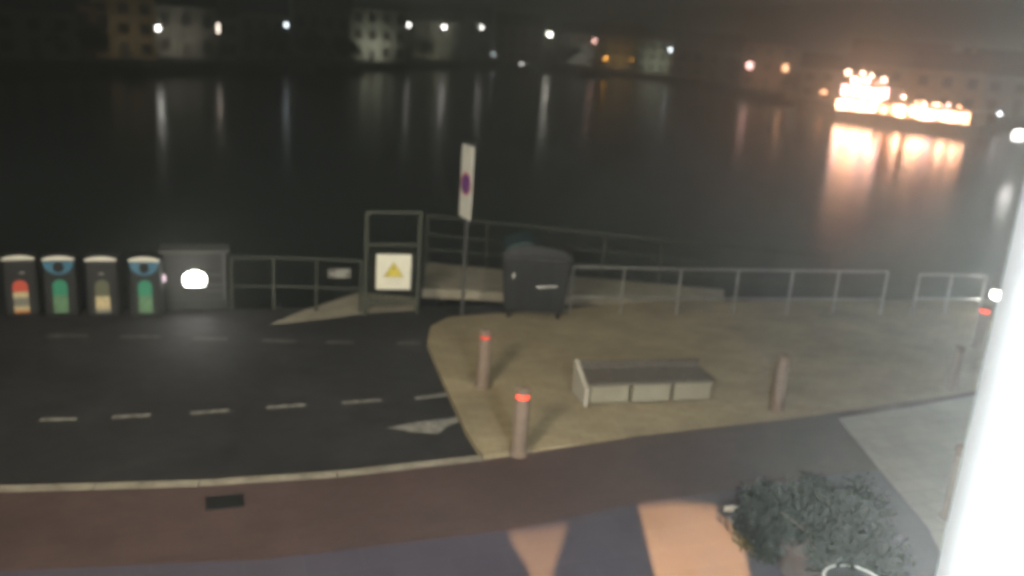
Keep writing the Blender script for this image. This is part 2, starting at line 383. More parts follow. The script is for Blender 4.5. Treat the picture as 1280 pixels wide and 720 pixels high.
quaylight(1228, 146, 'orangewin', .12, 'faint orange light off the right end of the ferry', back=2, stretch=1.7)
quaylight(1228, 180, 'small', .07, 'tiny white light near the water below the right end of the ferry', back=-9, stretch=2)
quaylight(52, 53, 'dimred', .14, 'very faint light on the dark far left shore', back=6)
p = AT(1272, 169, 80)
t = thing('floodlight', (p.x, p.y, -.3), .3, 'big white floodlight glaring at the right edge of the far shore', 'floodlight')
MB().tube((0, .3, -1.2), (0, .3, p.z+.3), .08).build('pole', M['lampgrey'], t)
MB().box((0, .1, p.z+.3), (1.5, .3, .95)).build('housing', M['lampgrey'], t, bevel=.04)
MB().lathe([(.1, -.42), (.5, -.36), (.68, 0), (.5, .36), (.1, .42)], (0, -.12, p.z+.3), 16, sy=.25).build('lens', glow('flood_lens', (1, .97, .92), 7), t)

# facade floodlight on the large pale building: a real spot at the foot of the wall
az_ = bigh.rotation_euler.z; p = bigh.location + Vector((math.sin(az_), -math.cos(az_), 0))*9.0 + Vector((0, 0, .9))
t = thing('facade_floodlight', p, math.atan2(p.y, p.x)-math.pi/2, 'small ground floodlight washing the large pale building', 'floodlight')
MB().box((0, 0, -.7), (.12, .12, 1.4)).build('post', M['lampgrey'], t)
MB().box((0, 0, .1), (.5, .3, .3)).build('housing', M['lampgrey'], t, bevel=.03)
def light(name, kind, loc, energy, col, radius=.1, target=None, size=None, blend=.5, parent=None):
    l = bpy.data.lights.new(name, kind); l.energy = energy; l.color = col
    if kind != 'SUN': l.shadow_soft_size = radius
    o = bpy.data.objects.new(name, l); COL.objects.link(o); o.location = loc
    if target is not None: o.rotation_euler = (Vector(target)-Vector(loc)).to_track_quat('-Z', 'Y').to_euler()
    if size: l.spot_size = size; l.spot_blend = blend
    o['kind'] = 'helper'
    return o
q = bigh.location + Vector((.6, 0, 4.6))
light('facade_wash_beam', 'SPOT', p+Vector((0, 0, .5)), 1000, (1, .98, .80), .15, q, R(104), 1.0)

def wash(h, energy, col, dx, label, dist=7.0, up=.9):  # added lamps that brighten the dim far facades
    az = h.rotation_euler.z; p = h.location + Vector((math.sin(az), -math.cos(az), 0))*(dist+4.2) + Vector((math.cos(az), math.sin(az), 0))*dx; p.z = up
    t = thing('facade_floodlight', p, az, label, 'floodlight', 'added fill lights along the far shore')
    MB().box((0, 0, -.3), (.1, .1, .8)).build('post', M['lampgrey'], t); MB().box((0, -.05, .1), (.4, .25, .25)).build('housing', M['lampgrey'], t, bevel=.03)
    light('facade_wash_beam', 'SPOT', p+Vector((0, 0, .4)), energy, col, .15, h.location+Vector((0, 0, 4.2)), R(95), 1.0)
wash(h_beige, 330, (1, .82, .55), .8, 'small added fill light in front of the tall beige house')
wash(h_rose, 700, (1, .74, .50), 0, 'small added fill light in front of the dim rose house at far left')
wash(h_grey, 800, (1, .90, .70), 0, 'small added fill light in front of the grey house right of the leftmost lamp')
wash(h_dim, 1300, (1, .95, .75), 0, 'small added fill light in front of the dim house right of the floodlit building')
wash(h_slit, 1500, (.95, .95, .85), 0, 'small added fill light in front of the house with the slit window')
wash(h_ochre, 1500, (1, .80, .45), 0, 'small added fill light in front of the ochre house')
wash(h_cream, 1700, (.85, 1, .88), 0, 'small added fill light in front of the cream house')
wash(h_square, 1300, (1, .75, .55), 0, 'small added fill light in front of the square rose house')

# trees on the far shore
def tree(px, back, h, cr, label, base=-.1):
    p = shore_at(px, back, base)
    t = thing('tree', p, 0, label, 'tree', 'trees along the far shore')
    tr = MB().tube((0, 0, 0), (.1, 0, h*.55), .22, .1, 8)
    for k in range(5):
        a = rnd.uniform(0, 6.28); tr.tube((.05, 0, h*(.35+.05*k)), (math.cos(a)*cr*.6, math.sin(a)*cr*.6, h*(.55+.07*k)), .08, .03, 6)
    tr.build('trunk', M['bark'], t)
    cl = MB(); cl.flat = 1
    cent = [(rnd.gauss(0, cr*.42), rnd.gauss(0, cr*.42), h*.62+rnd.gauss(0, h*.13), rnd.uniform(.35, .6)*cr) for _ in range(11)]
    for _ in range(1100):
        c = rnd.choice(cent); v = Vector((rnd.gauss(0, 1), rnd.gauss(0, 1), rnd.gauss(0, 1))).normalized()*c[3]*rnd.uniform(.55, 1.05)
        o = Vector(c[:3])+v; a = Vector((rnd.gauss(0, 1), rnd.gauss(0, 1), rnd.gauss(0, 1))).normalized(); b = a.orthogonal().normalized(); s = rnd.uniform(.14, .32)
        cl.add([o-a*s, o+b*s*.6, o+a*s, o-b*s*.6], [(0, 1, 2, 3)])
    cl.build('crown', M['treeleaf'], t)
for a in ((62, 5, 4.6, 2.2, 'dark tree between the two dim houses at far left'), (118, 4, 4.2, 2.0, 'dark tree left of the tall beige house'),
          (345, 6, 5.5, 2.6, 'dark tree below the cool street lamp left of the floodlit building'), (392, 4, 4.6, 2.4, 'dark tree at the left foot of the floodlit building'),
          (428, 2.5, 4.2, 2.2, 'dark bushy tree in front of the left part of the floodlit building'), (492, 2.5, 4.8, 2.6, 'dark bushy tree in front of the right part of the floodlit building'),
          (530, 4, 5.2, 2.8, 'dark tree below the small white lamp right of the floodlit building'), (705, 4, 6, 3.0, 'dark tree just right of the largest white lamp'),
          (800, 3, 5, 2.6, 'dark tree right of the amber quay lights'), (858, 3, 5, 2.4, 'dark tree right of the lone cool lamp'),
          (920, 3, 5, 2.4, 'dark tree left of the rose house with orange windows'), (1000, 3, 4, 1.8, 'dark tree right of the rose house with orange windows')):
    tree(*a)

# moored boats along the far quay
def boat(px, py, ln, label, roofm='white', ang=.15, hullm='hull'):
    p = G(px, py, -1.5)
    t = thing('moored_boat', p, math.atan2(p.y, p.x)-math.pi/2+ang, label, 'boat', 'boats moored along the far quay')
    w = ln*.3; st = []
    mbh = MB()
    for x, k, zt in ((-.5, .72, .95), (-.25, 1, .9), (.1, 1, .92), (.35, .68, 1.05), (.5, .04, 1.25)):
        st.append([(x*ln*.96, -w/2*k*.6, -.15), (x*ln, -w/2*k, zt), (x*ln, w/2*k, zt), (x*ln*.96, w/2*k*.6, -.15)])
    vs = [v for s in st for v in s]
    fs = [(i*4+j, (i+1)*4+j, (i+1)*4+(j+1) % 4, i*4+(j+1) % 4) for i in range(4) for j in range(4)] + [(3, 2, 1, 0), (16, 17, 18, 19)]
    mbh.add(vs, fs).build('hull', M[hullm], t)
    MB().box((-.06*ln, 0, 1.4), (ln*.36, w*.66, 1.0), 0, .88).build('cabin', M['greymetal'], t, bevel=.05)
    MB().box((-.06*ln, 0, 1.95), (ln*.40, w*.70, .1)).build('cabin_roof', M[roofm], t, bevel=.03)
    MB().box((-.06*ln, -w*.32, 1.5), (ln*.28, .04, .4)).build('cabin_window', M['glassdark'], t)
for a in ((172, 94, 6, 'small boat with a pale roof moored below the tall beige house'), (343, 84, 7, 'boat with a pale roof moored left of the floodlit building'),
          (592, 86, 11, 'boat with a pale roof moored left of the bluish quay light'), (642, 89, 10, 'boat moored beside the white quay light'),
          (872, 109, 8, 'boat with a pale roof moored left of the lone white quay light'), (742, 97, 9, 'dark boat moored below the slit window house'),
          (425, 91, 8, 'dark boat moored below the floodlit building'), (975, 130, 6, 'dark boat moored below the orange windows')):
    boat(*a)

# the lit ferry
A = G(1042, 148, -1.5); B = G(1232, 173, -1.5)
L = (B-A).length; mid = (A+B)/2
t = thing('ferry', mid, math.atan2(B.y-A.y, B.x-A.x), 'brightly lit passenger ferry with glaring orange decks moored on the right', 'ferry')
W = L*.2
mbh = MB(); st = []
for x, k, zt in ((-.5, .05, 1.7), (-.42, .6, 1.45), (-.28, 1, 1.3), (.2, 1, 1.25), (.42, .85, 1.3), (.5, .7, 1.35)):
    st.append([(x*L*.97, -W/2*k*.7, -.3), (x*L, -W/2*k, zt), (x*L, W/2*k, zt), (x*L*.97, W/2*k*.7, -.3)])
mbh.add([v for s in st for v in s], [(i*4+j, (i+1)*4+j, (i+1)*4+(j+1) % 4, i*4+(j+1) % 4) for i in range(5) for j in range(4)] + [(3, 2, 1, 0), (20, 21, 22, 23)]).build('hull', M['hull'], t)
def fbox(name, x0, x1, z0, z1, wk, m):
    return MB().box(((x0+x1)/2*L, 0, (z0+z1)/2), ((x1-x0)*L, W*wk, z1-z0)).build(name, m, t, bevel=.05)
dh = fbox('deckhouse', -.44, .44, 1.32, 2.75, .8, M['deckh'])
up = fbox('upper_deckhouse', -.42, -.10, 2.78, 4.6, .66, M['deckh'])
fbox('deck_awning', -.46, .46, 2.752, 2.88, .98, M['white'])
wh = fbox('wheelhouse', -.38, -.24, 4.6, 5.5, .5, M['deckh'])
def fwin(nm_, x, y, z, w_, h_, k): MB().box((x, y, z), (w_, .05, h_)).build(nm_, FG[k], t)
FG = [glow('ferry_glow_dim', (1, .36, .17), 5), glow('ferry_glow_mid', (1, .44, .24), 15), glow('ferry_glow_strong', (1, .52, .31), 38), glow('ferry_glow_pink', (1, .50, .48), 20)]
fr_ = random.Random(21)
n = 22
for i in range(n):
    x = (-.43+.86*(i+.5)/n)*L; k = 2 if i < 7 or fr_.random() < .45 else fr_.choice((0, 1, 1, 3))
    fwin('deck_window', x, -W*.4-.02, 2.05+fr_.uniform(-.14, .1), .86*L/n*fr_.uniform(.8, 1.02), fr_.uniform(.75, 1.2), k)
for i in range(9):
    x = (-.42+.32*(i+.5)/9)*L
    fwin('upper_window', x, -W*.33-.02, 3.7+fr_.uniform(-.15, .2), .32*L/9*fr_.uniform(.8, 1.02), fr_.uniform(.9, 1.45), fr_.choice((1, 2, 2, 3)))
for i in range(3):
    fwin('wheelhouse_window', (-.38+.14*(i+.5)/3)*L, -W*.25-.02, 5.1, .14*L/3*.7, .5, (2, 1, 3)[i])
for i in range(22):
    x = -.44+.90*fr_.random(); z = 2.95+fr_.random()*.35+(1.75 if -.42 < x < -.10 else 0)+(.5 if -.1 < x < .05 else 0)*fr_.random(); r_ = fr_.uniform(.07, .17)
    MB().tube((x*L, -W*.36, 2.85), (x*L, -W*.36, z), .02, n=6).build('lamp_stem', M['lampgrey'], t)
    MB().lathe([(.02, -r_), (r_*.8, -r_*.6), (r_, 0), (r_*.8, r_*.6), (.02, r_)], (x*L, -W*.36, z), 10).build('deck_lamp', FG[fr_.choice((0, 1, 1, 2, 3))], t)
for k_, (x, rr) in enumerate(((-.44, .34), (-.335, .26), (-.27, .22), (-.18, .30))):
    z = (5.9, 5.95, 5.75, 5.35)[k_]
    MB().tube((x*L, -.2, 4.6), (x*L, -.2, z-.2), .05).build('lamp_mast', M['lampgrey'], t)
    MB().lathe([(.03, -rr), (rr*.8, -rr*.6), (rr, 0), (rr*.8, rr*.6), (.03, rr)], (x*L, -.2, z), 12).build('mast_lamp', E_['deckpink'], t, smooth=True)
mbr = MB()
for s in (-1, 1):
    for z in (1.75, 2.1): mbr.tube((-.40*L, s*W*.49, z), (.44*L, s*W*.45, z), .025, n=6)
    for i in range(20): x = (-.40+.84*i/19)*L; mbr.tube((x, s*W*(.49-.04*i/19), 1.3), (x, s*W*(.49-.04*i/19), 2.1), .025, n=6)
mbr.build('deck_railing', M['white'], t)

# ------------------------------------------------------------------ recycling bins
def make_bin(loc, rz, label, kind):
    t = thing('recycling_bin', loc, rz, label, 'recycling bin', 'row of dark recycling bins')
    MB().box((0, 0, .56), (.66, .60, 1.06), 0, .97).build('body', M['black'], t, bevel=.05)
    MB().box((0, 0, .03), (.60, .54, .06)).build('plinth', M['darkmetal'], t)
    prof = [(-.33, 0), (.33, 0), (.33, .05), (.24, .10), (.12, .135), (0, .145), (-.12, .135), (-.24, .10), (-.33, .05)]
    MB().box((0, .0, 1.115), (.66, .58, .05)).build('lid', M['black'], t, bevel=.015)
    MB().extr([(x*.93, z*.60) for x, z in prof], -.345, -.285).build('lid_rim', M['lid'], t, bevel=.008).location.z = 1.10
    if kind in 'bd':
        pr = [(.29*math.cos(a), .29*math.sin(a)*.85) for a in [math.pi+math.pi*i/14 for i in range(15)]]
        c = MB().extr(pr, -.335, -.28).build('opening_collar', M['blue'], t, bevel=.006); c.location.z = 1.08
        MB().lathe([(.09, 0), (.10, .02), (.06, .02)], n=16).build('opening', M['rubber'], c).location = (0, -.335, -.1)
        bpy.data.objects[c.children[0].name].rotation_euler = (R(90), 0, 0)
    MB().box((0 if kind != 'a' else .05, -.318, .855), (.10, .03, .022)).build('handle', M['galv'], t, bevel=.006)
    def st(m, z0, z1, round_=False):
        poly = [(-.14, z0), (.14, z0), (.14, z1)]
        if round_: poly += [(.14*math.cos(a), z1+.12*math.sin(a)) for a in [math.pi*i/12 for i in range(1, 12)]]
        poly += [(-.14, z1)]
        MB().extr(poly, -.326, -.31).build('sticker', M[m], t)
    if kind == 'a': st('s_red', .50, .60, True); st('s_cream', .39, .50); st('s_grey', .23, .39); st('s_cream', .15, .23); st('s_orange', .10, .15)
    elif kind == 'c': st('s_olive', .42, .62, True); st('s_cream', .17, .42); st('s_grey', .10, .17)
    else: st('s_green', .44, .62, True); st('s_moss', .10, .44)
    return t
facing = R(-8)
for px, k, lb in ((20, 'a', 'dark recycling bin with a red topped striped label, leftmost of the row'), (70, 'b', 'green labelled recycling bin between the red topped and the beige labelled bins'),
                  (123, 'c', 'dark recycling bin with a beige label low on its front'), (177, 'd', 'dark recycling bin with a green label and blue collar, nearest the lamp cabinet')):
    p = G(px+2, 396); make_bin(p+Vector((0, .25, 0)), facing+math.atan2(p.y, p.x)-math.pi/2, lb, k).scale = (.88, 1, 1)

# cabinet with the bright lamp
p = G(245, 388)
t = thing('lamp_cabinet', p, math.atan2(p.y, p.x)-math.pi/2-.05, 'grey metal cabinet with a glaring white lamp on its front, right of the bins', 'cabinet')
MB().box((0, .25, .10), (1.16, .44, .20)).build('plinth', M['darkmetal'], t)
MB().box((0, .25, .68), (1.20, .50, .95)).build('body', mat('dark_cabinet_paint', (.016, .016, .016), .7), t, bevel=.03)
MB().box((0, .25, 1.18), (1.28, .58, .06)).build('cap', M['greymetal'], t, bevel=.01)
MB().box((.54, -.01, .68), (.06, .04, .92)).build('corner_trim', M['greymetal'], t, bevel=.006)
lv = MB()
for z in (.40, .52, .72): lv.box((.33, -.015, z), (.30, .03, .025))
lv.build('louvre', M['greymetal'], t)
b = MB().box((.02, -.06, .66), (.44, .16, .34)).build('lamp_housing', M['darkmetal'], t, bevel=.02)
pr = [(-.17, -.11), (.17, -.11), (.20, .02)] + [(.20*math.cos(a), .02+.15*math.sin(a)) for a in [math.pi*i/12 for i in range(1, 12)]] + [(-.20, .02)]
MB().extr(pr, -.175, -.14).build('lamp_lens', E_['head'], b).location.z = .66
# tiny pink reflected light, put in as a glowing bead on an added post
p = G(206, 392)
t = thing('glint_post', p+Vector((0, .05, 0)), 0, 'added thin post with a faint pink glowing glint between the bins and the lamp cabinet', 'glint post')
MB().tube((0, 0, 0), (0, 0, .80), .03).build('post', M['darkmetal'], t)
MB().lathe([(.01, -.07), (.035, -.04), (.04, 0), (.035, .04), (.01, .07)], (0, -.03, .70), 10).build('reflector', glow('pink_glint_glow', (1, .75, .9), .7), t)

# ------------------------------------------------------------------ railings
def railing(pts, h, mids, label, m, cat='railing', name='railing', r=.024, postr=.026, post_every=None):
    t = thing(name, pts[0], 0, label, cat)
    o = Vector(pts[0]); q = [Vector(p)-o for p in pts]
    for p in q: MB().tube(p, p+Vector((0, 0, h)), postr, n=8).build('post', m, t, smooth=True)
    for a, b in zip(q, q[1:]):
        pass
    for i, z in enumerate([h]+mids):
        mb = MB()
        for a, b in zip(q, q[1:]): mb.tube(a+Vector((0, 0, z)), b+Vector((0, 0, z)), r if i == 0 else r*.8, n=8)
        mb.build('top_rail' if i == 0 else 'lower_rail', m, t, smooth=True)
    return t
railing([G(x, y, ZP) for x, y in ((712, 391), (775, 392), (845, 393), (916, 393), (983, 393), (1040, 393), (1100, 393))], 1.0, [.36], 'long galvanised quay railing between the dark container and the gap', M['galv'])
railing([G(x, y, ZP) for x, y in ((1140, 394), (1180, 394), (1222, 395))], .96, [.40], 'short galvanised quay railing right of the gap', M['galv'])
railing([G(x, y, 0) for x, y in ((290, 388), (342, 388), (395, 389), (450, 391))], 1.08, [.5], 'dim grey green railing left of the warning sign', M['railpaint'])
# gate frame of the gangway with the warning sign on it
pa, pb = G(456, 394), G(521, 392)
t = thing('gangway_gate', pa, math.atan2(pb.y-pa.y, pb.x-pa.x), 'tall dim gate frame at the head of the gangway', 'gate')
wd = (pb-pa).length
for x in (0, wd): MB().tube((x, 0, 0), (x, 0, 2.12), .04, n=8).build('post', M['railpaint'], t)
for z in (2.10, 1.45, .28): MB().tube((0, 0, z), (wd, 0, z), .03, n=8).build('crossbar', M['railpaint'], t)
mbg = MB()
for i in range(1, 9): mbg.tube((wd*i/9, .0, .28), (wd*i/9, .0, 1.45), .008, n=6)
mbg.build('infill_bars', M['railpaint'], t)
c = AT(492, 340, hdist(G(490, 392))-.16)
t = thing('warning_sign', c, math.atan2(pb.y-pa.y, pb.x-pa.x)-R(6), 'square white warning sign with a yellow triangle on the gate', 'sign')
s = .345
MB().box((0, 0, 0), (2*s, .02, 2.1*s)).build('panel', M['cream'], t, bevel=.008)
MB().extr([(-.20, -.10), (.20, -.10), (0, .21)], -.017, -.011).build('triangle_border', M['ink'], t)
MB().extr([(-.185, -.092), (.185, -.092), (0, .196)], -.021, -.0175).build('yellow_triangle', M['yellow'], t)
mk = MB().extr([(-.15, -.07), (-.08, .0), (-.065, -.005), (-.12, -.07)], -.024, -.0215)
mk.extr([(-.035, .03), (-.02, .03), (-.005, .14), (-.018, .14)], -.024, -.0215); mk.extr([(.012, .05), (.024, .05), (.03, .12), (.02, .12)], -.024, -.0215)
mk.build('pictogram', mat('sign_pictogram', (.22, .17, .03), .6), t)
ln = MB()
for z, w_ in ((-.16, .36), (-.20, .30), (-.25, .34)): ln.box((0, -.0115, z), (w_, .002, .010))
ln.build('text_line', mat('faded_print', (.58, .54, .42), .6), t)
# small plaque on the left railing
c = AT(424, 342, hdist(G(424, 390))-.05)
t = thing('plaque', c, math.atan2(pb.y-pa.y, pb.x-pa.x), 'small pale worn plaque on the dim railing left of the warning sign', 'plaque')
MB().box((0, 0, 0), (.46, .015, .20)).build('panel', mat('worn_plaque', (.10, .10, .085), .6, var=.7, scale=9), t, bevel=.004)
ln = MB()
for z, x0, w_ in ((.06, .06, .26), (.0, -.03, .32), (-.055, .02, .22)): ln.box((x0, -.0095, z), (w_, .003, .018))
ln.build('print', M['white'], t)

# gangway with pale deck
fa, fb = G(528, 360, .05), G(905, 381, -.35); ba, bb = G(532, 328, .05), G(905, 362, -.35)
t = thing('gangway', (0, 0, 0), 0, 'long pale gangway sloping down behind the quay railing', 'gangway')
mbd = MB()
top = [fa, fb, bb, ba]
mbd.add([tuple(p) for p in top]+[(p.x, p.y, p.z-.22) for p in top], [(0, 1, 2, 3), (7, 6, 5, 4), (0, 4, 5, 1), (1, 5, 6, 2), (2, 6, 7, 3), (3, 7, 4, 0)]).build('deck', M['concrete'], t)
for a, b, m in ((ba, bb, 1.18), (fa, fb, .0)):
    if not m: continue
    e = b+(b-a)*.35
    for z, nme, rr in ((m, 'top_rail', .032), (m*.62, 'lower_rail', .024), (m*.3, 'lower_rail', .024)):
        MB().tube(a+Vector((0, 0, z)), e+Vector((0, 0, z-.05)), rr, n=8).build(nme, M['railpaint'], t)
    for i in range(8):
        p = a+(e-a)*(i/7); MB().tube(p, p+Vector((0, 0, m)), .03, n=8).build('post', M['railpaint'], t)
pp = bb+(bb-ba)*.35
for p in (fa+(fb-fa)*.5, fa+(fb-fa)*.95, ba+(bb-ba)*.05):
    MB().tube((p.x, p.y+.3, -3), (p.x, p.y+.3, p.z-.2), .12).build('pile', M['railpaint'], t)

# ------------------------------------------------------------------ sign post with tall panel
b = G(577, 399); tp = AT(588, 181, hdist(b))
t = thing('no_parking_sign', b, 0, 'tall white sign panel with a purple no parking roundel on a thin pole', 'sign')
MB().tube((0, 0, 0), (0, 0, tp.z), .032, n=10).build('pole', M['greymetal'], t, smooth=True)
pn = MB().box((0, -.055, tp.z-.72), (.52, .02, 1.42)).build('panel', M['white'], t, bevel=.008)
pn.rotation_euler.z = R(-61)
rp = [(.22*math.cos(2*math.pi*i/28), .22*math.sin(2*math.pi*i/28)) for i in range(28)]
def flat(poly, y0, y1, name, m, z): o = MB().extr(poly, y0, y1).build(name, m, pn); o.location.z = z; return o
zc = tp.z-.72-.03
flat(rp, -.0695, -.0655, 'roundel_rim', M['red_ring'], zc)
flat([(x*.80, y*.80) for x, y in rp], -.0725, -.070, 'roundel_disc', M['purple'], zc)
ca, sa = math.cos(R(-45)), math.sin(R(-45))
flat([(x*ca-y*sa, x*sa+y*ca) for x, y in ((-.18, -.02), (.18, -.02), (.18, .02), (-.18, .02))], -.0755, -.073, 'roundel_bar', M['red_ring'], zc)

# ------------------------------------------------------------------ dark waste container
b = G(665, 401, ZP)
t = thing('waste_container', b+Vector((0, .5, 0)), math.atan2(b.y, b.x)-math.pi/2+R(4), 'big black wheeled waste container with a dark teal lid by the quay railing', 'waste container')
MB().add([(-.60, -.42, .16), (.60, -.42, .16), (.60, .42, .16), (-.60, .42, .16), (-.69, -.52, 1.30), (.69, -.52, 1.30), (.69, .52, 1.30), (-.69, .52, 1.30)],
         [(3, 2, 1, 0), (4, 5, 6, 7), (0, 1, 5, 4), (1, 2, 6, 5), (2, 3, 7, 6), (3, 0, 4, 7)]).build('body', M['darkmetal'], t, bevel=.03)
lp = [(-.71, 1.31), (.71, 1.31), (.71, 1.36), (.45, 1.50), (0, 1.56), (-.42, 1.52), (-.71, 1.38)]
MB().extr(lp, -.55, .55).build('lid', M['darkmetal'], t, bevel=.02)
lb = MB().extr([(-.64, 1.43), (-.30, 1.555), (-.10, 1.58), (-.10, 1.60), (-.32, 1.60), (-.66, 1.46)], -.50, .50).build('lid_flap', M['teal'], t)
MB().tube((.02, -.56, .72), (.42, -.56, .76), .022, n=8).build('handle', M['galv'], t)
rl = MB().box((-.42, -.50, .92), (.10, .02, .09)).build('reflector', M['white'], t)
for sx in (-1, 1):
    for sy in (-1, 1):
        wl = MB().lathe([(.085, -.03), (.10, -.02), (.10, .02), (.085, .03)], n=18).build('wheel', M['rubber'], t); wl.rotation_euler = (0, R(90), 0); wl.location = (sx*.5, sy*.34, .10)
mbx = MB()
for x in (-.40, -.13, .14, .41): mbx.add([(x-.03, -.47, .25), (x+.03, -.47, .25), (x+.035, -.535, 1.25), (x-.035, -.535, 1.25), (x-.03, -.40, .25), (x+.03, -.40, .25), (x+.035, -.48, 1.25), (x-.035, -.48, 1.25)],
         [(0, 1, 2, 3), (1, 5, 6, 2), (5, 4, 7, 6), (4, 0, 3, 7), (3, 2, 6, 7), (4, 5, 1, 0)])
mbx.build('ribs', M['darkmetal'], t)

# ------------------------------------------------------------------ bench
a, b = G(737, 509, ZP), G(889, 503, ZP)
rz = math.atan2(b.y-a.y, b.x-a.x); bl = (b-a).length
t = thing('bench', a, rz, 'low pale concrete bench with a dark slatted seat on the plaza', 'bench')
sw = (bl-.10)/3
for i in range(3): MB().box((sw*(i+.5)+.05*i, .28, .19), (sw-.015, .50, .30)).build('base_block', M['cream'] if 0 else mat('pale_bench_concrete', (.27, .25, .18), .8, var=.15, scale=3), t, bevel=.02)
sl = MB()
for i in range(4): sl.box((bl/2, .06+.15*i, .375), (bl+.04, .12, .06))
sl.build('seat', M['wood'], t, bevel=.008)
e = MB().add([(-.10, -.0, 0), (-.025, -.0, 0), (-.025, .62, 0), (-.10, .62, 0), (-.10, .0, .30), (-.025, .0, .30), (-.025, .62, .58), (-.10, .62, .58)],
         [(3, 2, 1, 0), (4, 5, 6, 7), (0, 1, 5, 4), (1, 2, 6, 5), (2, 3, 7, 6), (3, 0, 4, 7)])
e.build('end_panel', mat('pale_end_panel', (.40, .37, .30), .7, var=.1), t, bevel=.015)
sl2 = MB().box((bl/2, .60, .46), (bl, .05, .14)); sl2.build('back_board', M['wood'], t, bevel=.01)

# ------------------------------------------------------------------ bollards
def make_bollard(p, h, lampm, label):
    t = thing('bollard', p, 0, label, 'bollard', 'round brown bollards around the plaza')
    MB().lathe([(.125, 0), (.125, .03), (.105, .045), (.10, h-.15)], n=20).build('post', M['corten'], t, smooth=True)
    MB().lathe([(.085, h-.145), (.085, h-.095)], n=20).build('lamp_ring', E_[lampm] if lampm else M['corten'], t, smooth=True)
    MB().lathe([(.10, h-.09), (.105, h-.075), (.10, h-.02), (.06, h)], n=20).build('cap', M['corten'], t, smooth=True)
for px, py, h, k, lb in ((603, 484, .98, 'dimred', 'brown bollard with a faint red light, at the corner of road and plaza'), (648, 568, .98, 'redlamp', 'brown bollard with a glowing red light, left of the bench'),
                         (970, 513, .95, None, 'brown bollard without a visible light, right of the bench'), (1189, 486, .80, None, 'brown bollard before the right end of the quay railing'),
                         (1221, 434, .90, 'redlamp', 'farthest right brown bollard with a red light, under the low white lamp'), (1186, 648, 1.0, None, 'pinkish bollard next to the glaring white light box')):
    make_bollard(G(px, py, ZP), h, k, lb)
# low white lamp at the right
p = G(1240, 400, ZP)
t = thing('low_lamp', p, 0, 'low white lamp glaring at the right end of the railing', 'lamp')
MB().tube((0, 0, 0), (0, 0, .50), .045).build('post', M['lampgrey'], t)
MB().lathe([(.04, -.10), (.11, -.07), (.14, 0), (.11, .07), (.04, .10)], (0, 0, .60), 14).build('lamp_globe', E_['small'], t, smooth=True)
MB().lathe([(.15, 0), (.03, .06)], (0, 0, .70), 14).build('cap', M['lampgrey'], t)

# ------------------------------------------------------------------ shrub, table and scrap in the foreground
sp = G(1022, 716, ZP)
t = thing('shrub', sp, 0, 'large dark leafy shrub in a low pot at the lower right', 'shrub')
MB().lathe([(.42, 0), (.50, .36), (.53, .37), (.53, .42), (.46, .42), (.44, .36)], n=28).build('pot', M['terracotta'], t, smooth=True)
st_ = MB()
for k in range(11):
    a = rnd.uniform(0, 6.28); r_ = rnd.uniform(.3, .8); st_.tube((0, 0, .35), (math.cos(a)*r_, math.sin(a)*r_, rnd.uniform(.55, .85)), .03, .01, 6)
st_.build('stems', M['bark'], t)
cl = MB(); cl.flat = 1
cent = [(rnd.uniform(-.78, .62), rnd.uniform(-.6, .6), rnd.uniform(.34, .66), rnd.uniform(.24, .38)) for _ in range(30)]
for _ in range(11000):
    c = rnd.choice(cent); v = Vector((rnd.gauss(0, 1), rnd.gauss(0, 1), rnd.gauss(0, 1))).normalized()*c[3]*rnd.uniform(.4, 1.05)
    o = Vector(c[:3])+v; a = Vector((rnd.gauss(0, 1), rnd.gauss(0, 1), rnd.gauss(0, 1))).normalized(); b = a.orthogonal().normalized(); s = rnd.uniform(.03, .055)
    cl.add([o-a*s, o+b*s*.5, o+a*s, o-b*s*.5], [(0, 1, 2, 3)])
cl.build('foliage', M['leaf'], t)
p = AT(1068, 727, hdist(G(1068, 790, ZP))); tz = p.z
t = thing('round_table', (p.x, p.y, ZP), 0, 'round metal table with a pale rim at the bottom edge', 'table')
hh = max(.5, tz-ZP)
MB().lathe([(.02, hh-.035), (.27, hh-.03), (.27, hh-.006), (.02, hh-.004)], n=32).build('tabletop', M['darkmetal'], t)
MB().lathe([(.268, hh-.04), (.295, hh-.035), (.30, hh-.005), (.29, hh+.008), (.272, hh+.004), (.268, hh-.04)], n=32, caps=False).build('rim', M['white'], t, smooth=True)
MB().tube((0, 0, .02), (0, 0, hh-.03), .03).build('leg', M['darkmetal'], t); MB().lathe([(.2, 0), (.19, .02), (.04, .03)], n=24).build('foot', M['darkmetal'], t)
p = G(915, 640, ZP)
sc = MB().add([(-.11, -.03, .01), (0, -.06, .05), (.10, -.02, .02), (.12, .05, .06), (.02, .03, .02), (-.09, .04, .05), (0, 0, .09)], [(0, 1, 6), (1, 2, 6), (2, 3, 6), (3, 4, 6), (4, 5, 6), (5, 0, 6), (5, 4, 3, 2, 1, 0)])
tag(sc.build('paper_scrap', M['white'], loc=(p.x, p.y, ZP)), 'small crumpled white scrap on the paving left of the shrub', 'paper scrap')

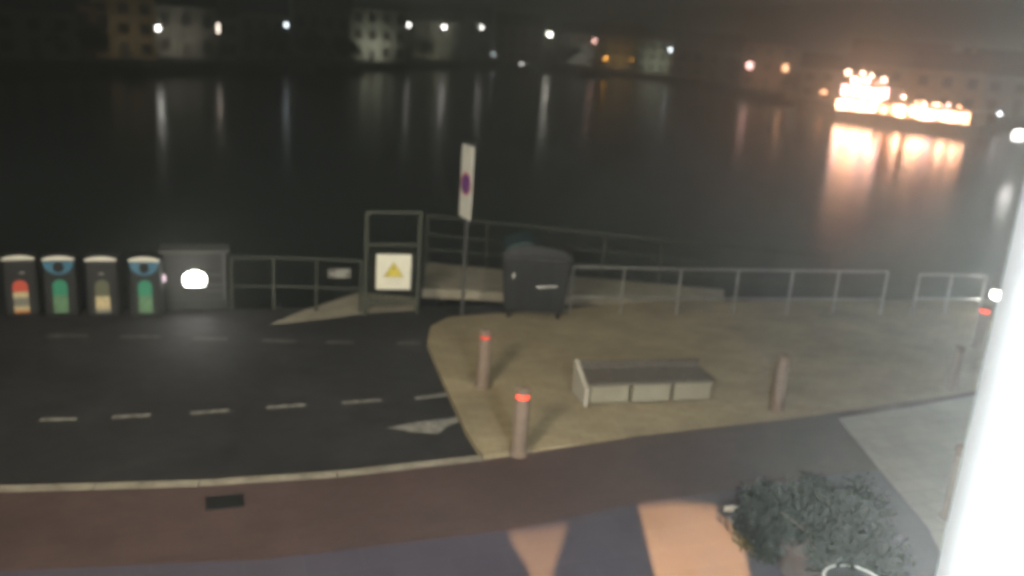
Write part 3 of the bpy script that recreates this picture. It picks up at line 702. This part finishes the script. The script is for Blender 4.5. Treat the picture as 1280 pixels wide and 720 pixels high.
# ------------------------------------------------------------------ the vertical light box at the right, and the building it hangs on
d1 = ray(1272, 300); d2 = ray(1182, 712)
bear = .5*(math.atan2(d1.x, d1.y)+math.atan2(d2.x, d2.y)); DS = 3.15
e0 = Vector((math.sin(bear)*DS, math.cos(bear)*DS, 0)); wdir = Vector((ux, uy, 0))
perp = Vector((math.cos(bear), -math.sin(bear), 0))
bx = e0+perp*.475
t = thing('light_box', (bx.x, bx.y, 0), -bear, 'tall glaring white light box sign filling the right edge', 'light box')
zc = 4.0
MB().box((0, 0, zc), (.68, .30, 3.2)).build('frame', M['galv'], t, bevel=.01)
MB().box((0, -.165, zc), (.66, .03, 3.16)).build('front_face', E_['sign'], t)
MB().box((0, .165, zc), (.66, .03, 3.16)).build('back_face', E_['sign'], t)
MB().box((-.352, .01, zc), (.02, .26, 3.16)).build('side_face', E_['sign'], t)
em = glow('edge_glow_fade', (.92, .97, 1), 1); nt = em.node_tree
tc = nt.nodes.new('ShaderNodeTexCoord'); sx_ = nt.nodes.new('ShaderNodeSeparateXYZ'); mr = nt.nodes.new('ShaderNodeMapRange'); pw = nt.nodes.new('ShaderNodeMath'); pw.operation = 'POWER'; pw.inputs[1].default_value = 1.7
ml = nt.nodes.new('ShaderNodeMath'); ml.operation = 'MULTIPLY_ADD'; ml.inputs[1].default_value = 3.0; ml.inputs[2].default_value = .30
nt.links.new(tc.outputs['Generated'], sx_.inputs[0]); nt.links.new(sx_.outputs['X'], pw.inputs[0]); nt.links.new(pw.outputs[0], ml.inputs[0]); nt.links.new(ml.outputs[0], nt.nodes['Principled BSDF'].inputs['Emission Strength'])
MB().box((-.415, -.17, zc), (.16, .05, 3.18)).build('edge_glow_strip', em, t)  # added strip, soft glow edge of the box painted as an emission fade
# building
FO = Vector((0, 0, 0)) - Vector((-uy, ux, 0))*.45            # a point of the facade plane below the camera
nrm = Vector((-uy, ux, 0))
bld = thing('building', (FO.x, FO.y, 0), AX, 'plastered waterfront building the view is taken from', 'building')
spots = []
def gap(px_poly, lx, lz, back):
    """unseen opening added to the facade, shaped so the lamp behind it throws this patch on the pavement"""
    lamp_p = FO + Vector((ux, uy, 0))*lx - nrm*back + Vector((0, 0, lz))
    hole = []
    for q in px_poly:
        g = G(*q, ZP); dd = g-lamp_p; tt = back/dd.dot(nrm); h = lamp_p+dd*tt - FO; hole.append((h.dot(Vector((ux, uy, 0))), h.z))
    spots.append((lamp_p, hole)); return hole
h1 = gap([(634, 667), (710, 656), (692, 712), (680, 770), (664, 770), (662, 715)], .1, 3.4, 1.6)
h2 = gap([(798, 633), (850, 628), (905, 634), (912, 648), (925, 668), (938, 720), (955, 775), (836, 790), (818, 715)], 1.3, 3.4, 1.6)
outer = [(-22, 0), (22, 0), (22, 11), (-22, 11)]
polys = [[Vector((x, z, 0)) for x, z in pl] for pl in (outer, h1, h2)]
flatv = outer+h1+h2
mbf = MB(); mbf.add([(x, 0, z) for x, z in flatv], [tuple(f) for f in tessellate_polygon(polys)])
mbf.build('wall', M['plaster'], bld)
MB().box((0, -4, 11.1), (44.4, 8.6, .25)).build('roof', M['slate'], bld)
for i, (lp, hole) in enumerate(spots):
    cx = sum(h[0] for h in hole)/len(hole); cz = sum(h[1] for h in hole)/len(hole)
    tg = FO+Vector((ux, uy, 0))*cx+Vector((0, 0, cz))
    light('patch_lamp', 'SPOT', lp, (62000, 110000)[i], (1, .56, .19), .008, tg, R(60), .2)  # unseen lamp added behind a gap cut to the outline of its patch
# lamps out of the frame that light the quay
def hung(loc, energy, col, label):
    t = thing('suspended_lamp', loc, 0, label, 'street lamp', 'lamps hung over the quay')
    MB().lathe([(.05, .30), (.22, .22), (.26, .06), (.24, .06), (.20, .19), (.05, .26)], n=20).build('hood', M['lampgrey'], t)
    MB().tube((-12, 0, .34), (12, 0, .34), .008, n=6).build('span_wire', M['lampgrey'], t)
    light('suspended_lamp_bulb', 'POINT', Vector(loc)+Vector((0, 0, -.05)), energy, col, .12)
hung((2.0, 9.3, 9.8), 600, (1, .84, .58), 'lamp hung over the plaza')
wp = FO + wdir*-4.0 + nrm*.5 + Vector((0, 0, 7.2))
t = thing('wall_floodlight', wp, AX, 'wall floodlight on the building above the view', 'floodlight')
MB().box((0, -.25, .12), (.10, .5, .10)).build('bracket', M['lampgrey'], t); MB().box((0, .0, .16), (.5, .3, .12)).build('housing', M['lampgrey'], t, bevel=.02)
light('wall_floodlight_beam', 'SPOT', wp+Vector((0, .1, -.05)), 10500, (1, .89, .70), 1.4, G(420, 350, 1.0), R(74), 1.0)

# ------------------------------------------------------------------ sky, moon and haze
W_ = bpy.data.worlds.new('World'); S.world = W_; W_.use_nodes = True; nt = W_.node_tree
bg = nt.nodes['Background']; sky = nt.nodes.new('ShaderNodeTexSky'); sky.sky_type = 'NISHITA'; sky.sun_disc = False
sky.sun_elevation = R(-4); sky.sun_rotation = R(200)
nt.links.new(sky.outputs['Color'], bg.inputs['Color']); bg.inputs['Strength'].default_value = .05
bg2 = nt.nodes.new('ShaderNodeBackground'); bg2.inputs['Color'].default_value = (.036, .0425, .037, 1); bg2.inputs['Strength'].default_value = 1.0
ad = nt.nodes.new('ShaderNodeAddShader'); nt.links.new(bg.outputs[0], ad.inputs[0]); nt.links.new(bg2.outputs[0], ad.inputs[1])
nt.links.new(ad.outputs[0], nt.nodes['World Output'].inputs['Surface'])
sun = light('moon', 'SUN', (0, 0, 60), .01, (1, .95, .88), target=(10, 30, 0)); sun.data.angle = R(2)
hz = MB().box((0, 260, 18), (1460, 780, 45)).build('haze', M['white']); hz['kind'] = 'stuff'
hm = bpy.data.materials.new('night_haze'); hm.use_nodes = True; nt = hm.node_tree; nt.nodes.clear()
out = nt.nodes.new('ShaderNodeOutputMaterial'); pv = nt.nodes.new('ShaderNodeVolumePrincipled')
pv.inputs['Density'].default_value = .0064; pv.inputs['Density Attribute'].default_value = ''; pv.inputs['Anisotropy'].default_value = .82
pv.inputs['Color'].default_value = (.89, .94, .87, 1)
nt.links.new(pv.outputs[0], out.inputs['Volume']); hz.data.materials.clear(); hz.data.materials.append(hm)

# ------------------------------------------------------------------ render settings
C = S.cycles
C.use_denoising = True
try: C.denoiser = 'OPENIMAGEDENOISE'
except Exception: pass
C.max_bounces = 5; C.diffuse_bounces = 2; C.glossy_bounces = 3; C.volume_bounces = 0; C.transparent_max_bounces = 4
C.sample_clamp_indirect = 4.0; C.caustics_reflective = False; C.caustics_refractive = False
S.render.filter_size = 2.0 if hasattr(S.render, 'filter_size') else 1.5
C.filter_width = 3.4
S.view_settings.view_transform = 'Standard'; S.view_settings.look = 'None'; S.view_settings.exposure = 0; S.view_settings.gamma = 1
S.view_settings.use_curve_mapping = False
